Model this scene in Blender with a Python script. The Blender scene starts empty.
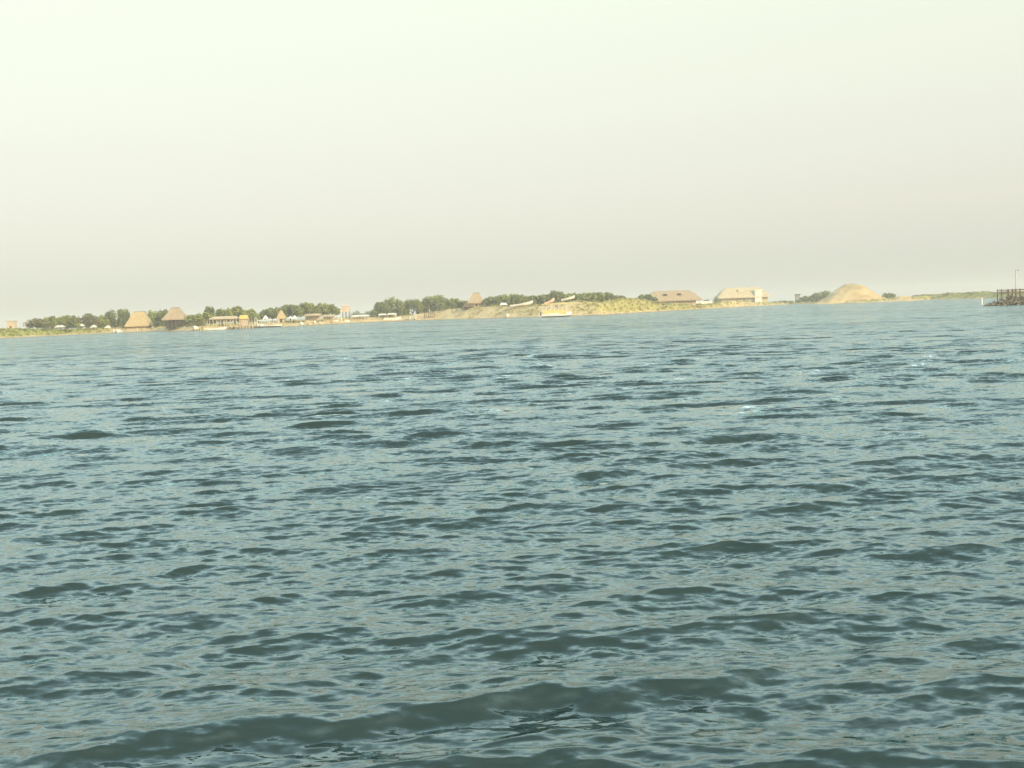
import bpy, bmesh, math, random
import numpy as np
from mathutils import Vector, Matrix

random.seed(11)
S = bpy.context.scene
COL = S.collection
R = math.radians

# ------------------------------------------------------------------ camera
W, H, F = 1024, 768, 1100.0
CAM_Z = 4.0
cam_d = bpy.data.cameras.new('camera')
cam = bpy.data.objects.new('camera', cam_d)
COL.objects.link(cam)
cam_d.sensor_width = 36.0
cam_d.lens = 36.0 * F / W
cam_d.clip_start = 0.1
cam_d.clip_end = 30000
CAM_R = Matrix.Rotation(R(90 - 3.9), 4, 'X') @ Matrix.Rotation(R(-2.1), 4, 'Z')
cam.matrix_world = Matrix.Translation((0, 0, CAM_Z)) @ CAM_R
S.camera = cam
S.render.resolution_x, S.render.resolution_y = W, H

def ray(px, py):
    d = CAM_R.to_3x3() @ Vector(((px - W / 2) / F, (H / 2 - py) / F, -1.0))
    return d / d.y
def horizon(px):
    lo, hi = 0.0, 768.0
    for _ in range(40):
        m = (lo + hi) / 2
        if ray(px, m).z > 0: lo = m
        else: hi = m
    return lo
def at(px, py, Y):                      # the point seen at a pixel, Y metres out
    d = ray(px, py)
    return Vector((d.x * Y, Y, CAM_Z + d.z * Y))

# ------------------------------------------------------------------ helpers
def link(name, me, parent=None):
    o = bpy.data.objects.new(name, me)
    COL.objects.link(o)
    if parent is not None: o.parent = parent
    return o
def tag(o, label=None, cat=None, group=None, kind=None):
    if label: o['label'] = label
    if cat: o['category'] = cat
    if group: o['group'] = group
    if kind: o['kind'] = kind
    return o
def thing(name, loc, label, cat, group=None, rz=0.0):
    o = link(name, None)
    o.location = loc
    o.rotation_euler = (0, 0, rz)
    o.empty_display_size = 0.3
    return tag(o, label, cat, group)

class MB:
    """collects shapes and links them as one mesh object"""
    def __init__(self): self.v, self.f = [], []
    def add(self, vs, fs):
        b = len(self.v)
        self.v += [tuple(p) for p in vs]
        self.f += [tuple(i + b for i in q) for q in fs]
        return self
    def box(self, x0, x1, y0, y1, z0, z1):
        vs = [(x0,y0,z0),(x1,y0,z0),(x1,y1,z0),(x0,y1,z0),(x0,y0,z1),(x1,y0,z1),(x1,y1,z1),(x0,y1,z1)]
        return self.add(vs, [(0,3,2,1),(4,5,6,7),(0,1,5,4),(1,2,6,5),(2,3,7,6),(3,0,4,7)])
    def tube(self, p0, p1, r0, r1=None, n=7):
        r1 = r0 if r1 is None else r1
        p0, p1 = Vector(p0), Vector(p1)
        d = (p1 - p0).normalized()
        a = d.orthogonal().normalized(); b = d.cross(a)
        vs = []
        for p, r in ((p0, r0), (p1, r1)):
            for i in range(n):
                t = 2 * math.pi * i / n
                vs.append(p + (a * math.cos(t) + b * math.sin(t)) * r)
        fs = [(i, (i+1) % n, n + (i+1) % n, n + i) for i in range(n)]
        fs += [tuple(range(n-1, -1, -1)), tuple(range(n, 2*n))]
        return self.add(vs, fs)
    def loft(self, rings, cap=True):
        n = len(rings[0]); vs = [p for r in rings for p in r]; fs = []
        for j in range(len(rings) - 1):
            for i in range(n):
                fs.append((j*n+i, j*n+(i+1) % n, (j+1)*n+(i+1) % n, (j+1)*n+i))
        if cap:
            fs.append(tuple(range(n-1, -1, -1)))
            fs.append(tuple((len(rings)-1)*n + i for i in range(n)))
        return self.add(vs, fs)
    def build(self, name, mat, parent=None, smooth=False, bevel=0):
        me = bpy.data.meshes.new(name)
        me.from_pydata(self.v, [], self.f)
        me.materials.append(mat)
        if smooth:
            me.polygons.foreach_set('use_smooth', [True] * len(me.polygons))
        me.update()
        o = link(name, me, parent)
        if bevel:
            m = o.modifiers.new('bevel', 'BEVEL'); m.width = bevel; m.segments = 1
        return o

def material(name, col, rough=0.8, spec=0.3, var=None, scale=1.0, detail=4, bump=0.0, stretch=None):
    m = bpy.data.materials.new(name); m.use_nodes = True
    nt = m.node_tree; N = nt.nodes; L = nt.links
    b = N['Principled BSDF']
    b.inputs['Roughness'].default_value = rough
    b.inputs['Specular IOR Level'].default_value = spec
    b.inputs['Base Color'].default_value = (*col, 1)
    if var is not None:
        tc = N.new('ShaderNodeTexCoord')
        src = tc.outputs['Object']
        if stretch:
            mp = N.new('ShaderNodeMapping'); mp.inputs['Scale'].default_value = stretch
            L.new(src, mp.inputs['Vector']); src = mp.outputs['Vector']
        n = N.new('ShaderNodeTexNoise'); n.inputs['Scale'].default_value = scale; n.inputs['Detail'].default_value = detail
        L.new(src, n.inputs['Vector'])
        r = N.new('ShaderNodeValToRGB')
        r.color_ramp.elements[0].position = 0.32; r.color_ramp.elements[0].color = (*col, 1)
        r.color_ramp.elements[1].position = 0.68; r.color_ramp.elements[1].color = (*var, 1)
        L.new(n.outputs['Fac'], r.inputs['Fac'])
        L.new(r.outputs['Color'], b.inputs['Base Color'])
        if bump:
            bp = N.new('ShaderNodeBump'); bp.inputs['Strength'].default_value = bump; bp.inputs['Distance'].default_value = 0.05
            L.new(n.outputs['Fac'], bp.inputs['Height']); L.new(bp.outputs['Normal'], b.inputs['Normal'])
    return m

# ------------------------------------------------------------------ sky and sun
SUN_EL, SUN_AZ = R(21), R(142)          # azimuth clockwise from +Y: behind the camera, to the right
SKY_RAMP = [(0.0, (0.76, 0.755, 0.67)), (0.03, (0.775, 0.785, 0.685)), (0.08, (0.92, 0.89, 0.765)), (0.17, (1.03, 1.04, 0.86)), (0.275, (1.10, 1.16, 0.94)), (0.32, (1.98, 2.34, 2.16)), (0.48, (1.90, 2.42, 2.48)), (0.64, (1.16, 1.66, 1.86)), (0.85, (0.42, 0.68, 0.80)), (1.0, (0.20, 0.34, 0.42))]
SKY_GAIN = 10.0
world = bpy.data.worlds.new('World'); S.world = world; world.use_nodes = True
nt = world.node_tree; N = nt.nodes; L = nt.links
bg = N['Background']
sky = N.new('ShaderNodeTexSky'); sky.sky_type = 'NISHITA'; sky.sun_disc = False
sky.sun_elevation = SUN_EL; sky.sun_rotation = SUN_AZ
sky.air_density = 1.0; sky.dust_density = 1.5; sky.ozone_density = 1.0
tc = N.new('ShaderNodeTexCoord'); sep = N.new('ShaderNodeSeparateXYZ')
L.new(tc.outputs['Generated'], sep.inputs['Vector'])
ramp = N.new('ShaderNodeValToRGB')      # cream haze low; bright blue-green band above the frame added for water reflections
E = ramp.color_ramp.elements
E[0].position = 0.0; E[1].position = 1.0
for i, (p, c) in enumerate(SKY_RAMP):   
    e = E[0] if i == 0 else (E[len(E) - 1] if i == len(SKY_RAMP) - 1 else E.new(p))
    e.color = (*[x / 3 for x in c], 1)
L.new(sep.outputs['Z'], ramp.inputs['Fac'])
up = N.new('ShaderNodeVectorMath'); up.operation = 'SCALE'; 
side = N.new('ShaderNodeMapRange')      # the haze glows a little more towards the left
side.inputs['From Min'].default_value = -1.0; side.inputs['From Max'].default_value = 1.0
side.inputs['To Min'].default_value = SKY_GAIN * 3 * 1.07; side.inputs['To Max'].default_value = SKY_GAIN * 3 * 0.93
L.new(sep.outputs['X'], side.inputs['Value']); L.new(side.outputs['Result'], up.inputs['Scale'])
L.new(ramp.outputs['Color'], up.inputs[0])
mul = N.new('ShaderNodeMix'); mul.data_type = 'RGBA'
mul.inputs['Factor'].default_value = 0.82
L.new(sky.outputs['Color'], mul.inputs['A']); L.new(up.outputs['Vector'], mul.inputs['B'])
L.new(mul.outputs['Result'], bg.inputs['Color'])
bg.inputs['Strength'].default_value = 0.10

sd = bpy.data.lights.new('sun', 'SUN'); sd.energy = 5.0; sd.angle = R(0.6); sd.color = (1.0, 0.79, 0.48)
sun = bpy.data.objects.new('sun', sd); COL.objects.link(sun)
to_sun = Vector((math.sin(SUN_AZ) * math.cos(SUN_EL), math.cos(SUN_AZ) * math.cos(SUN_EL), math.sin(SUN_EL)))
sun.rotation_euler = to_sun.to_track_quat('Z', 'Y').to_euler()

vs_ = S.view_settings
vs_.view_transform = 'Standard'; vs_.look = 'None'; vs_.exposure = 0.0; vs_.gamma = 1.0
S.render.engine = 'CYCLES'
S.cycles.sample_clamp_indirect = 3.0; S.cycles.sample_clamp_direct = 2.6
S.cycles.caustics_reflective = False

# ------------------------------------------------------------------ water
def make_water():
    def span(a, b, q):
        n = max(2, int(math.log(b / a) / q)); return list(np.geomspace(a, b, n, endpoint=False))
    rad = np.array(span(1.0, 7.5, 0.03) + span(7.5, 20, 0.0019) + span(20, 32, 0.0026) + span(32, 130, 0.004) + span(130, 800, 0.0065)
                   + span(800, 2500, 0.1) + [2500])
    fine = np.arange(-0.64, 0.64, 0.0017)
    coarse = np.linspace(0.64, 2 * math.pi - 0.64, 90, endpoint=False)
    ang = np.concatenate([fine, coarse])
    nr, na = len(rad), len(ang)
    Rr, Aa = np.meshgrid(rad, ang, indexing='ij')
    X = (Rr * np.sin(Aa)).ravel(); Y = (Rr * np.cos(Aa)).ravel(); Rf = Rr.ravel()
    step = np.gradient(rad); ST = np.repeat(step, na)
    wide = np.tile(np.concatenate([np.full(len(fine), 0.0017), np.full(len(coarse), 0.055)]), nr) * Rf
    rng = np.random.default_rng(5)
    n = 420
    lam = np.exp(rng.uniform(math.log(0.12), math.log(4.5), n))
    wt = np.exp(-(np.log(lam / 1.5)) ** 2 / (2 * 0.6 ** 2)) + 0.80 * np.exp(-(np.log(lam / 0.32)) ** 2 / (2 * 0.6 ** 2))
    sp = np.where(lam > 0.8, 0.27, 0.42)
    phi = rng.normal(0, 1, n) * sp + R(5)
    slope = wt * rng.uniform(0.5, 1.4, n)
    slope *= WAVE_SLOPE / math.sqrt((slope ** 2).sum() / 2)
    amp = slope * lam / (2 * math.pi)
    ph = rng.uniform(0, 2 * math.pi, n)
    k = 2 * math.pi / lam
    Z = np.zeros_like(X); DX = np.zeros_like(X); DY = np.zeros_like(X); ZL = np.zeros_like(X); XL = np.zeros_like(X); YL = np.zeros_like(X); lost = np.zeros_like(X)
    for i in range(n):
        kx, ky = math.sin(phi[i]), -math.cos(phi[i])
        # fade a wave where the mesh is too coarse to carry it
        lim = lam[i] / np.maximum(np.maximum(ST * abs(ky), wide), 1e-6)
        fade = np.clip((lim - 2.5) / 3.0, 0, 1)
        lost += (1 - fade ** 2) * slope[i] ** 2 / 2
        on = fade > 0
        th = (k[i] * (kx * X[on] + ky * Y[on]) + ph[i])
        a = amp[i] * fade[on]
        c, s = np.cos(th), np.sin(th)
        if lam[i] > 0.75: ZL[on] += a * c; XL[on] -= CHOP * a * kx * s; YL[on] -= CHOP * a * ky * s; continue
        Z[on] += a * c; q = CHOP * (1.0 if lam[i] > 0.7 else 1.15); DX[on] -= q * a * kx * s; DY[on] -= q * a * ky * s
    # gusts: slow patches of rougher and calmer water
    g = np.zeros_like(X)
    for j in range(14):
        l = rng.uniform(9, 60); a = rng.uniform(0, 2 * math.pi); p = rng.uniform(0, 6.28)
        g += np.cos(2 * math.pi / l * (X * math.cos(a) * 0.6 + Y * math.sin(a)) + p)
    g = 1 + 0.06 * np.clip(g, -4, 4)
    ZL *= g; XL *= g; YL *= g
    # one bigger wave rolling in close to the camera: an oblique crest that comes and goes
    def swell(p0, p1, A, front, back, wob, seed):
        r_ = np.random.default_rng(seed)
        p0 = np.array(p0); p1 = np.array(p1); d = p1 - p0; Ln = np.hypot(*d); d = d / Ln
        nrm = np.array([-d[1], d[0]])
        if nrm[1] < 0: nrm = -nrm
        t = (X - p0[0]) * d[0] + (Y - p0[1]) * d[1]
        s = (X - p0[0]) * nrm[0] + (Y - p0[1]) * nrm[1]
        s = s - wob * (np.sin(t * 2 * math.pi / 3.1 + r_.uniform(0, 6)) + 0.5 * np.sin(t * 2 * math.pi / 1.3 + r_.uniform(0, 6)))
        e = np.clip(t / (0.25 * Ln), 0, 1) * np.clip((Ln - t) / (0.25 * Ln), 0, 1)
        e = e * e * (3 - 2 * e)
        e = e * (0.92 + 0.08 * np.sin(t * 2 * math.pi / 2.7 + r_.uniform(0, 6)))
        prof = np.where(s < 0, np.exp(-(np.abs(s) / front) ** 2), np.exp(-(np.abs(s) / back) ** 1.6))
        trough = -0.0 * np.exp(-((s + 2.4 * front) / (1.4 * front)) ** 2)
        return A * e * (prof + trough)
    calm = np.ones_like(X)                      # the chop lies down along the big wave's face
    for a in SWELLS:
        e = swell(a[0], a[1], 1.0, a[3] * 4.0, a[4] * 1.2, a[5], a[6]); calm -= a[7] * np.clip(e, 0, 1)
    calm = np.clip(calm, 0.2, 1); Z += ZL * calm; DX += XL * calm; DY += YL * calm
    for a in SWELLS: Z += swell(*a[:7])
    DX += LEAN * 0.09 * Z; DY -= LEAN * Z
    co = np.stack([X + DX, Y + DY, Z], axis=1).astype(np.float32)
    nv = len(co)
    idx = np.arange(nr * na).reshape(nr, na)
    a = idx[:-1, :]; b = np.roll(idx, -1, axis=1)[:-1, :]; c = np.roll(idx, -1, axis=1)[1:, :]; d = idx[1:, :]
    quads = np.stack([a, b, c, d], axis=-1).reshape(-1, 4)
    me = bpy.data.meshes.new('water')
    nq = len(quads)
    me.vertices.add(nv + 0); me.vertices.foreach_set('co', co.ravel())
    inner = idx[0, :][::-1]
    # the innermost ring closes with one many-sided face under the camera
    inner = idx[0, :]
    loops = np.concatenate([quads.ravel(), inner[::-1]]).astype(np.int32)
    me.loops.add(len(loops)); me.loops.foreach_set('vertex_index', loops)
    me.polygons.add(nq + 1)
    st = np.concatenate([np.arange(nq) * 4, [nq * 4]]).astype(np.int32)
    me.polygons.foreach_set('loop_start', st)
    me.polygons.foreach_set('use_smooth', np.ones(nq + 1, dtype=bool))
    me.update(calc_edges=True); me.validate()
    at_ = me.attributes.new('small_chop', 'FLOAT', 'POINT')
    at_.data.foreach_set('value', np.sqrt(lost).astype(np.float32))
    m = bpy.data.materials.new('sea_water'); m.use_nodes = True
    nt = m.node_tree; N = nt.nodes; L = nt.links
    N.remove(N['Principled BSDF'])
    body = N.new('ShaderNodeBsdfDiffuse'); body.inputs['Color'].default_value = (*WATER_BODY, 1)
    gl = N.new('ShaderNodeBsdfGlossy'); gl.inputs['Color'].default_value = (*WATER_TINT, 1); gl.inputs['Roughness'].default_value = 0.06
    fr = N.new('ShaderNodeFresnel'); fr.inputs['IOR'].default_value = 1.60
    ms = N.new('ShaderNodeMixShader')
    L.new(fr.outputs[0], ms.inputs[0]); L.new(body.outputs[0], ms.inputs[1]); L.new(gl.outputs[0], ms.inputs[2])
    L.new(ms.outputs[0], N['Material Output'].inputs['Surface'])
    geo = N.new('ShaderNodeNewGeometry'); tc = N.new('ShaderNodeTexCoord')
    att = N.new('ShaderNodeAttribute'); att.attribute_name = 'small_chop'
    def vm(op, a, b=None, sc=None):
        n = N.new('ShaderNodeVectorMath'); n.operation = op
        if isinstance(a, tuple): n.inputs[0].default_value = a
        else: L.new(a, n.inputs[0])
        if b is not None:
            if isinstance(b, tuple): n.inputs[1].default_value = b
            else: L.new(b, n.inputs[1])
        if sc is not None:
            if isinstance(sc, float): n.inputs['Scale'].default_value = sc
            else: L.new(sc, n.inputs['Scale'])
        return n.outputs['Vector']
    def chop(scale, detail, stretch, off, lean=0.0):
        mp = N.new('ShaderNodeMapping'); mp.inputs['Scale'].default_value = stretch
        mp.inputs['Rotation'].default_value = (0, 0, R(-12)); mp.inputs['Location'].default_value = (off, off, 0)
        L.new(tc.outputs['Object'], mp.inputs['Vector'])
        n = N.new('ShaderNodeTexNoise'); n.inputs['Scale'].default_value = scale; n.inputs['Detail'].default_value = detail
        n.inputs['Roughness'].default_value = 0.55
        L.new(mp.outputs['Vector'], n.inputs['Vector'])
        v = vm('SUBTRACT', n.outputs['Color'], (0.5, 0.5 + lean, 0.5))
        return vm('MULTIPLY', v, (0.75, 1.0, 0.0))
    v1 = vm('SCALE', chop(9.0, 4, (0.33, 1, 1), 3.0, 0.02), sc=RIPPLE)
    v3 = vm('SCALE', chop(17.0, 2, (0.40, 1, 1), 9.0), sc=RIPPLE * 0.45)
    v1 = vm('ADD', v1, v3)
    k1 = N.new('ShaderNodeMath'); k1.operation = 'MULTIPLY'; k1.inputs[1].default_value = 7.5
    L.new(att.outputs['Fac'], k1.inputs[0])
    gm = N.new('ShaderNodeMapping'); gm.inputs['Scale'].default_value = (0.35, 1, 1); L.new(tc.outputs['Object'], gm.inputs['Vector'])
    gn = N.new('ShaderNodeTexNoise'); gn.inputs['Scale'].default_value = 0.07; gn.inputs['Detail'].default_value = 5; gn.inputs['Roughness'].default_value = 0.7
    L.new(gm.outputs['Vector'], gn.inputs['Vector'])
    gr = N.new('ShaderNodeMapRange'); gr.inputs['From Min'].default_value = 0.35; gr.inputs['From Max'].default_value = 0.65
    gr.inputs['To Min'].default_value = 3.0; gr.inputs['To Max'].default_value = 13.0
    L.new(gn.outputs['Fac'], gr.inputs['Value']); L.new(gr.outputs['Result'], k1.inputs[1])
    v2 = vm('SCALE', chop(0.75, 2.5, (0.5, 1, 1), 17.0, 0.09), sc=k1.outputs[0])
    nn = vm('NORMALIZE', vm('ADD', vm('ADD', geo.outputs['Normal'], v1), v2))
    for q in (body, gl, fr): L.new(nn, q.inputs['Normal'])
    me.materials.append(m)
    o = link('water', me)
    tag(o, kind='structure')
    return o
WAVE_SLOPE, CHOP, RIPPLE, LEAN = 0.215, 1.05, 1.1, 0.35
WATER_TINT = (0.88, 0.99, 0.985)
WATER_BODY = (0.026, 0.042, 0.038)
SWELLS = [((-5.4, 9.75), (3.6, 11.65), 0.175, 0.21, 0.7, 0.10, 1, 0.85)]
make_water()

# ------------------------------------------------------------------ land
SHORE = [(-140,344),(-60,341),(0,338.5),(60,335.5),(110,333),(150,331.5),(200,331),(250,328),(300,326),(350,323),(400,321),(440,319.6),
         (500,318),(540,317),(600,315),(640,312.5),(690,309.7),(740,307),(790,304.3),(850,303.3),(900,301.3),(930,299.8),(985,298.5),(1040,297.5),(1120,297),(1200,294.5)]
TOP = [(-140,334),(0,329.5),(30,330),(60,331),(100,329),(130,327.5),(200,326.5),(250,324),(300,321),(340,318.5),(370,317.5),(410,315.5),(430,312.5),
       (445,309.5),(470,308),(490,306.5),(520,306.5),(545,305.5),(560,302.5),(580,301.5),(600,302.5),(612,301.2),(622,299.3),(634,299.2),(646,301),(655,304),
       (690,305),(712,304),(735,301),(760,303),(790,303),(850,301),(900,298.5),(930,295.5),(985,293.2),(1040,292.5),(1200,288)]
def lerp(tab, u):
    if u <= tab[0][0]: return tab[0][1]
    for (a, b), (c, d) in zip(tab, tab[1:]):
        if u <= c: return b + (d - b) * (u - a) / (c - a)
    return tab[-1][1]
_hz = {}
def hor(u):
    u = round(u, 1)
    if u not in _hz: _hz[u] = horizon(u)
    return _hz[u]
def shore_Y(u):
    d = ray(u, lerp(SHORE, u)); return -CAM_Z / d.z
BANK = 16.0
def top_z(u):
    return max(0.6, at(u, lerp(TOP, u), shore_Y(u) + BANK).z)
def ground_z(u, Y):
    t = Y - shore_Y(u); zt = top_z(u)
    if t < 0: return max(-1.5, t * 0.12)
    if t < 3: return 0.35 * t / 3
    if t < BANK:
        s = (t - 3) / (BANK - 3); s = s * s * (3 - 2 * s) * 0.55 + s * 0.45
        return 0.35 + (zt - 0.35) * s
    base = min(zt, 2.2)
    if t < 70:
        s = (t - BANK - 4) / (70 - BANK - 4); s = min(max(s, 0), 1)
        return zt + (base - zt) * s * s * (3 - 2 * s)
    if t < 260: return base
    return max(-1.5, base - (t - 260) * 0.03)
def on_ground(u, t):                    # a point on the land: picture column u, t metres behind the waterline
    Y = shore_Y(u) + t
    return Vector((ray(u, hor(u)).x * Y, Y, ground_z(u, Y)))
def px2m(u, t): return (shore_Y(u) + t) / F     # metres per pixel there

def make_land():
    us = list(np.arange(-140, 1200.1, 2.5))
    ts = [-14, -6, -2, -0.6, 0, 0.8, 1.8, 3, 4.5, 6, 8, 10, 12, 14, 16, 18, 21, 25, 30, 38, 50, 70, 110, 180, 260, 300, 400]
    rnd = random.Random(3)
    me = bpy.data.meshes.new('land'); vs = []; veg = []
    ph = [rnd.uniform(0, 6.3) for _ in range(12)]
    for u in us:
        for t in ts:
            p = on_ground(u, t)
            if 1 < t < 60:
                b = sum(math.sin(p.x / l + ph[i]) * math.sin(p.y / (l * 0.6) + ph[i + 6]) for i, l in enumerate((1.3, 2.1, 3.7, 6.1, 9.5)))
                p.z += 0.10 * b * min(1, (t - 1) / 6)
            vs.append(p)
            g = lerp([(-140, .85), (30, .8), (60, .5), (110, .12), (240, .1), (290, .25), (330, .2), (430, .05), (470, .12), (500, .15),
                      (540, .1), (590, .2), (606, .45), (616, .9), (650, .85), (700, .75), (715, .35), (750, .2), (790, .4), (830, .2), (905, .25), (930, .6), (1200, .7)], u)
            veg.append(min(1, max(0, g * min(1, max(0, (t - 2) / 7)) + (0.3 if t > 30 else 0))))
    nt_ = len(ts); fs = []
    for i in range(len(us) - 1):
        for j in range(nt_ - 1):
            a = i * nt_ + j; fs.append((a, a + nt_, a + nt_ + 1, a + 1))
    me.from_pydata([tuple(v) for v in vs], [], fs)
    me.polygons.foreach_set('use_smooth', [True] * len(me.polygons))
    at_ = me.attributes.new('growth', 'FLOAT', 'POINT'); at_.data.foreach_set('value', veg)
    me.update()
    m = bpy.data.materials.new('sand_and_dry_grass'); m.use_nodes = True
    nt = m.node_tree; N = nt.nodes; L = nt.links; b = N['Principled BSDF']
    b.inputs['Roughness'].default_value = 0.95; b.inputs['Specular IOR Level'].default_value = 0.1
    tc = N.new('ShaderNodeTexCoord')
    def noise(s, d):
        n = N.new('ShaderNodeTexNoise'); n.inputs['Scale'].default_value = s; n.inputs['Detail'].default_value = d
        L.new(tc.outputs['Object'], n.inputs['Vector']); return n.outputs['Fac']
    sand = N.new('ShaderNodeValToRGB')
    sand.color_ramp.elements[0].position = .3; sand.color_ramp.elements[0].color = (0.45, 0.31, 0.155, 1)
    sand.color_ramp.elements[1].position = .7; sand.color_ramp.elements[1].color = (0.70, 0.52, 0.29, 1)
    L.new(noise(0.12, 5), sand.inputs['Fac'])
    gr = N.new('ShaderNodeValToRGB')
    gr.color_ramp.elements[0].position = .3; gr.color_ramp.elements[0].color = (0.27, 0.24, 0.08, 1)
    gr.color_ramp.elements[1].position = .7; gr.color_ramp.elements[1].color = (0.48, 0.42, 0.15, 1)
    L.new(noise(0.2, 6), gr.inputs['Fac'])
    at1 = N.new('ShaderNodeAttribute'); at1.attribute_name = 'growth'
    ad = N.new('ShaderNodeMath'); ad.operation = 'ADD'; L.new(at1.outputs['Fac'], ad.inputs[0]); L.new(noise(0.15, 4), ad.inputs[1])
    r2 = N.new('ShaderNodeValToRGB'); r2.color_ramp.elements[0].position = .62; r2.color_ramp.elements[1].position = .95
    L.new(ad.outputs[0], r2.inputs['Fac'])
    mx = N.new('ShaderNodeMix'); mx.data_type = 'RGBA'
    L.new(r2.outputs['Color'], mx.inputs['Factor']); L.new(sand.outputs['Color'], mx.inputs['A']); L.new(gr.outputs['Color'], mx.inputs['B'])
    # wet sand at the water's edge
    sx = N.new('ShaderNodeSeparateXYZ'); L.new(tc.outputs['Object'], sx.inputs['Vector'])
    wr = N.new('ShaderNodeMapRange'); wr.inputs['From Min'].default_value = 0.05; wr.inputs['From Max'].default_value = 0.4
    wr.inputs['To Min'].default_value = 0.62; wr.inputs['To Max'].default_value = 1.0
    L.new(sx.outputs['Z'], wr.inputs['Value'])
    wm = N.new('ShaderNodeVectorMath'); wm.operation = 'SCALE'
    L.new(mx.outputs['Result'], wm.inputs[0]); L.new(wr.outputs['Result'], wm.inputs['Scale'])
    L.new(wm.outputs['Vector'], b.inputs['Base Color'])
    me.materials.append(m)
    return tag(link('land', me), kind='structure')
make_land()

# ------------------------------------------------------------------ haze
def make_haze(density, col):
    o = MB().box(-2600, 2600, -2600, 2600, -2.6, 24).build('haze', bpy.data.materials.new('sea_haze'))
    m = o.data.materials[0]; m.use_nodes = True
    N = m.node_tree.nodes; N.remove(N['Principled BSDF'])
    v = N.new('ShaderNodeVolumePrincipled')
    v.inputs['Color'].default_value = (*col, 1); v.inputs['Density'].default_value = density; v.inputs['Anisotropy'].default_value = 0.0
    m.node_tree.links.new(v.outputs['Volume'], N['Material Output'].inputs['Volume'])
    return tag(o, kind='stuff')
HAZE = (0.0004, (0.84, 0.82, 0.79))
S.cycles.volume_bounces = 1
make_haze(*HAZE)

# ------------------------------------------------------------------ materials for the things on the shore
M = {}
M['thatch'] = material('thatch', (0.38, 0.28, 0.14), 0.95, 0.1, (0.52, 0.40, 0.22), 1.2, 5, stretch=(1.6, 1.6, 0.25))
M['pale_thatch'] = material('pale_thatch_and_haze', (0.42, 0.33, 0.21), 0.95, 0.1, (0.52, 0.43, 0.29), 0.6, 5, stretch=(1.2, 1.2, 0.3))  # pale thatch; on the hotel the paleness is haze put into the colour
M['red_thatch'] = material('weathered_red_thatch', (0.31, 0.23, 0.15), 0.95, 0.1, (0.44, 0.335, 0.22), 0.9, 5, stretch=(1.5, 1.5, 0.25))
M['dark_thatch'] = material('dark_thatch', (0.10, 0.075, 0.05), 0.95, 0.1, (0.17, 0.12, 0.07), 1.0, 4)
M['wood'] = material('weathered_wood', (0.16, 0.11, 0.07), 0.85, 0.2, (0.25, 0.18, 0.11), 2.0, 4, stretch=(1, 1, 0.2))
M['dark_wood'] = material('tarred_wood', (0.085, 0.062, 0.042), 0.8, 0.3, (0.14, 0.105, 0.07), 2.0, 4, stretch=(1, 1, 0.2))
M['pale_wood'] = material('sun_bleached_wood', (0.46, 0.36, 0.24), 0.85, 0.2, (0.58, 0.47, 0.33), 1.5, 4, stretch=(1, 1, 0.2))
M['bark'] = material('bark', (0.09, 0.07, 0.05), 0.95, 0.1, (0.15, 0.12, 0.09), 3.0, 4, stretch=(1, 1, 0.25))
M['white'] = material('white_paint', (0.72, 0.70, 0.64), 0.45, 0.4, (0.80, 0.78, 0.73), 0.8, 3)
M['off_white'] = material('chalky_white_paint', (0.55, 0.53, 0.47), 0.7, 0.2, (0.66, 0.63, 0.56), 0.6, 4)
M['canvas'] = material('pale_canvas', (0.58, 0.56, 0.50), 0.9, 0.1, (0.68, 0.66, 0.60), 0.8, 3)
M['yellow_canvas'] = material('yellow_canvas', (0.66, 0.46, 0.13), 0.85, 0.1, (0.76, 0.56, 0.20), 0.8, 3)
M['pink'] = material('pale_pink_plaster', (0.50, 0.40, 0.31), 0.9, 0.2, (0.58, 0.47, 0.37), 0.8, 4)
M['tan_wall'] = material('tan_plaster', (0.42, 0.33, 0.22), 0.9, 0.2, (0.52, 0.42, 0.30), 0.7, 4)
M['concrete'] = material('grey_concrete', (0.20, 0.20, 0.21), 0.9, 0.2, (0.28, 0.28, 0.29), 0.6, 4)
M['dark'] = material('dark_boards_and_shade', (0.045, 0.038, 0.032), 0.9, 0.1, (0.07, 0.06, 0.05), 1.0, 3)  # dark boards; in open huts and dormer holes the shade is painted
M['hull_dark'] = material('dark_hull_paint_and_shade', (0.030, 0.030, 0.032), 0.5, 0.4, (0.05, 0.045, 0.04), 1.0, 3)  # bottom paint, and painted shade on the hull and under the canopy
M['motor'] = material('black_plastic', (0.02, 0.02, 0.02), 0.4, 0.4)
M['glass'] = material('dark_window_glass', (0.03, 0.04, 0.045), 0.15, 0.5)
M['rock'] = material('dark_rock', (0.09, 0.078, 0.058), 0.9, 0.3, (0.23, 0.195, 0.145), 0.9, 6, bump=0.6)
M['brick'] = material('orange_shutter', (0.45, 0.20, 0.11), 0.9, 0.1, (0.52, 0.27, 0.16), 1.0, 3)
M['skin'] = material('skin', (0.33, 0.20, 0.13), 0.6, 0.3)
M['hair'] = material('dark_hair', (0.02, 0.015, 0.012), 0.6, 0.3)
M['cloth_white'] = material('white_cloth', (0.75, 0.73, 0.68), 0.9, 0.1)
M['cloth_dark'] = material('dark_cloth', (0.05, 0.05, 0.06), 0.9, 0.1)
M['cloth_pink'] = material('pale_pink_cloth', (0.62, 0.42, 0.34), 0.9, 0.1)
M['cloth_tan'] = material('tan_cloth', (0.40, 0.30, 0.20), 0.9, 0.1)

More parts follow.
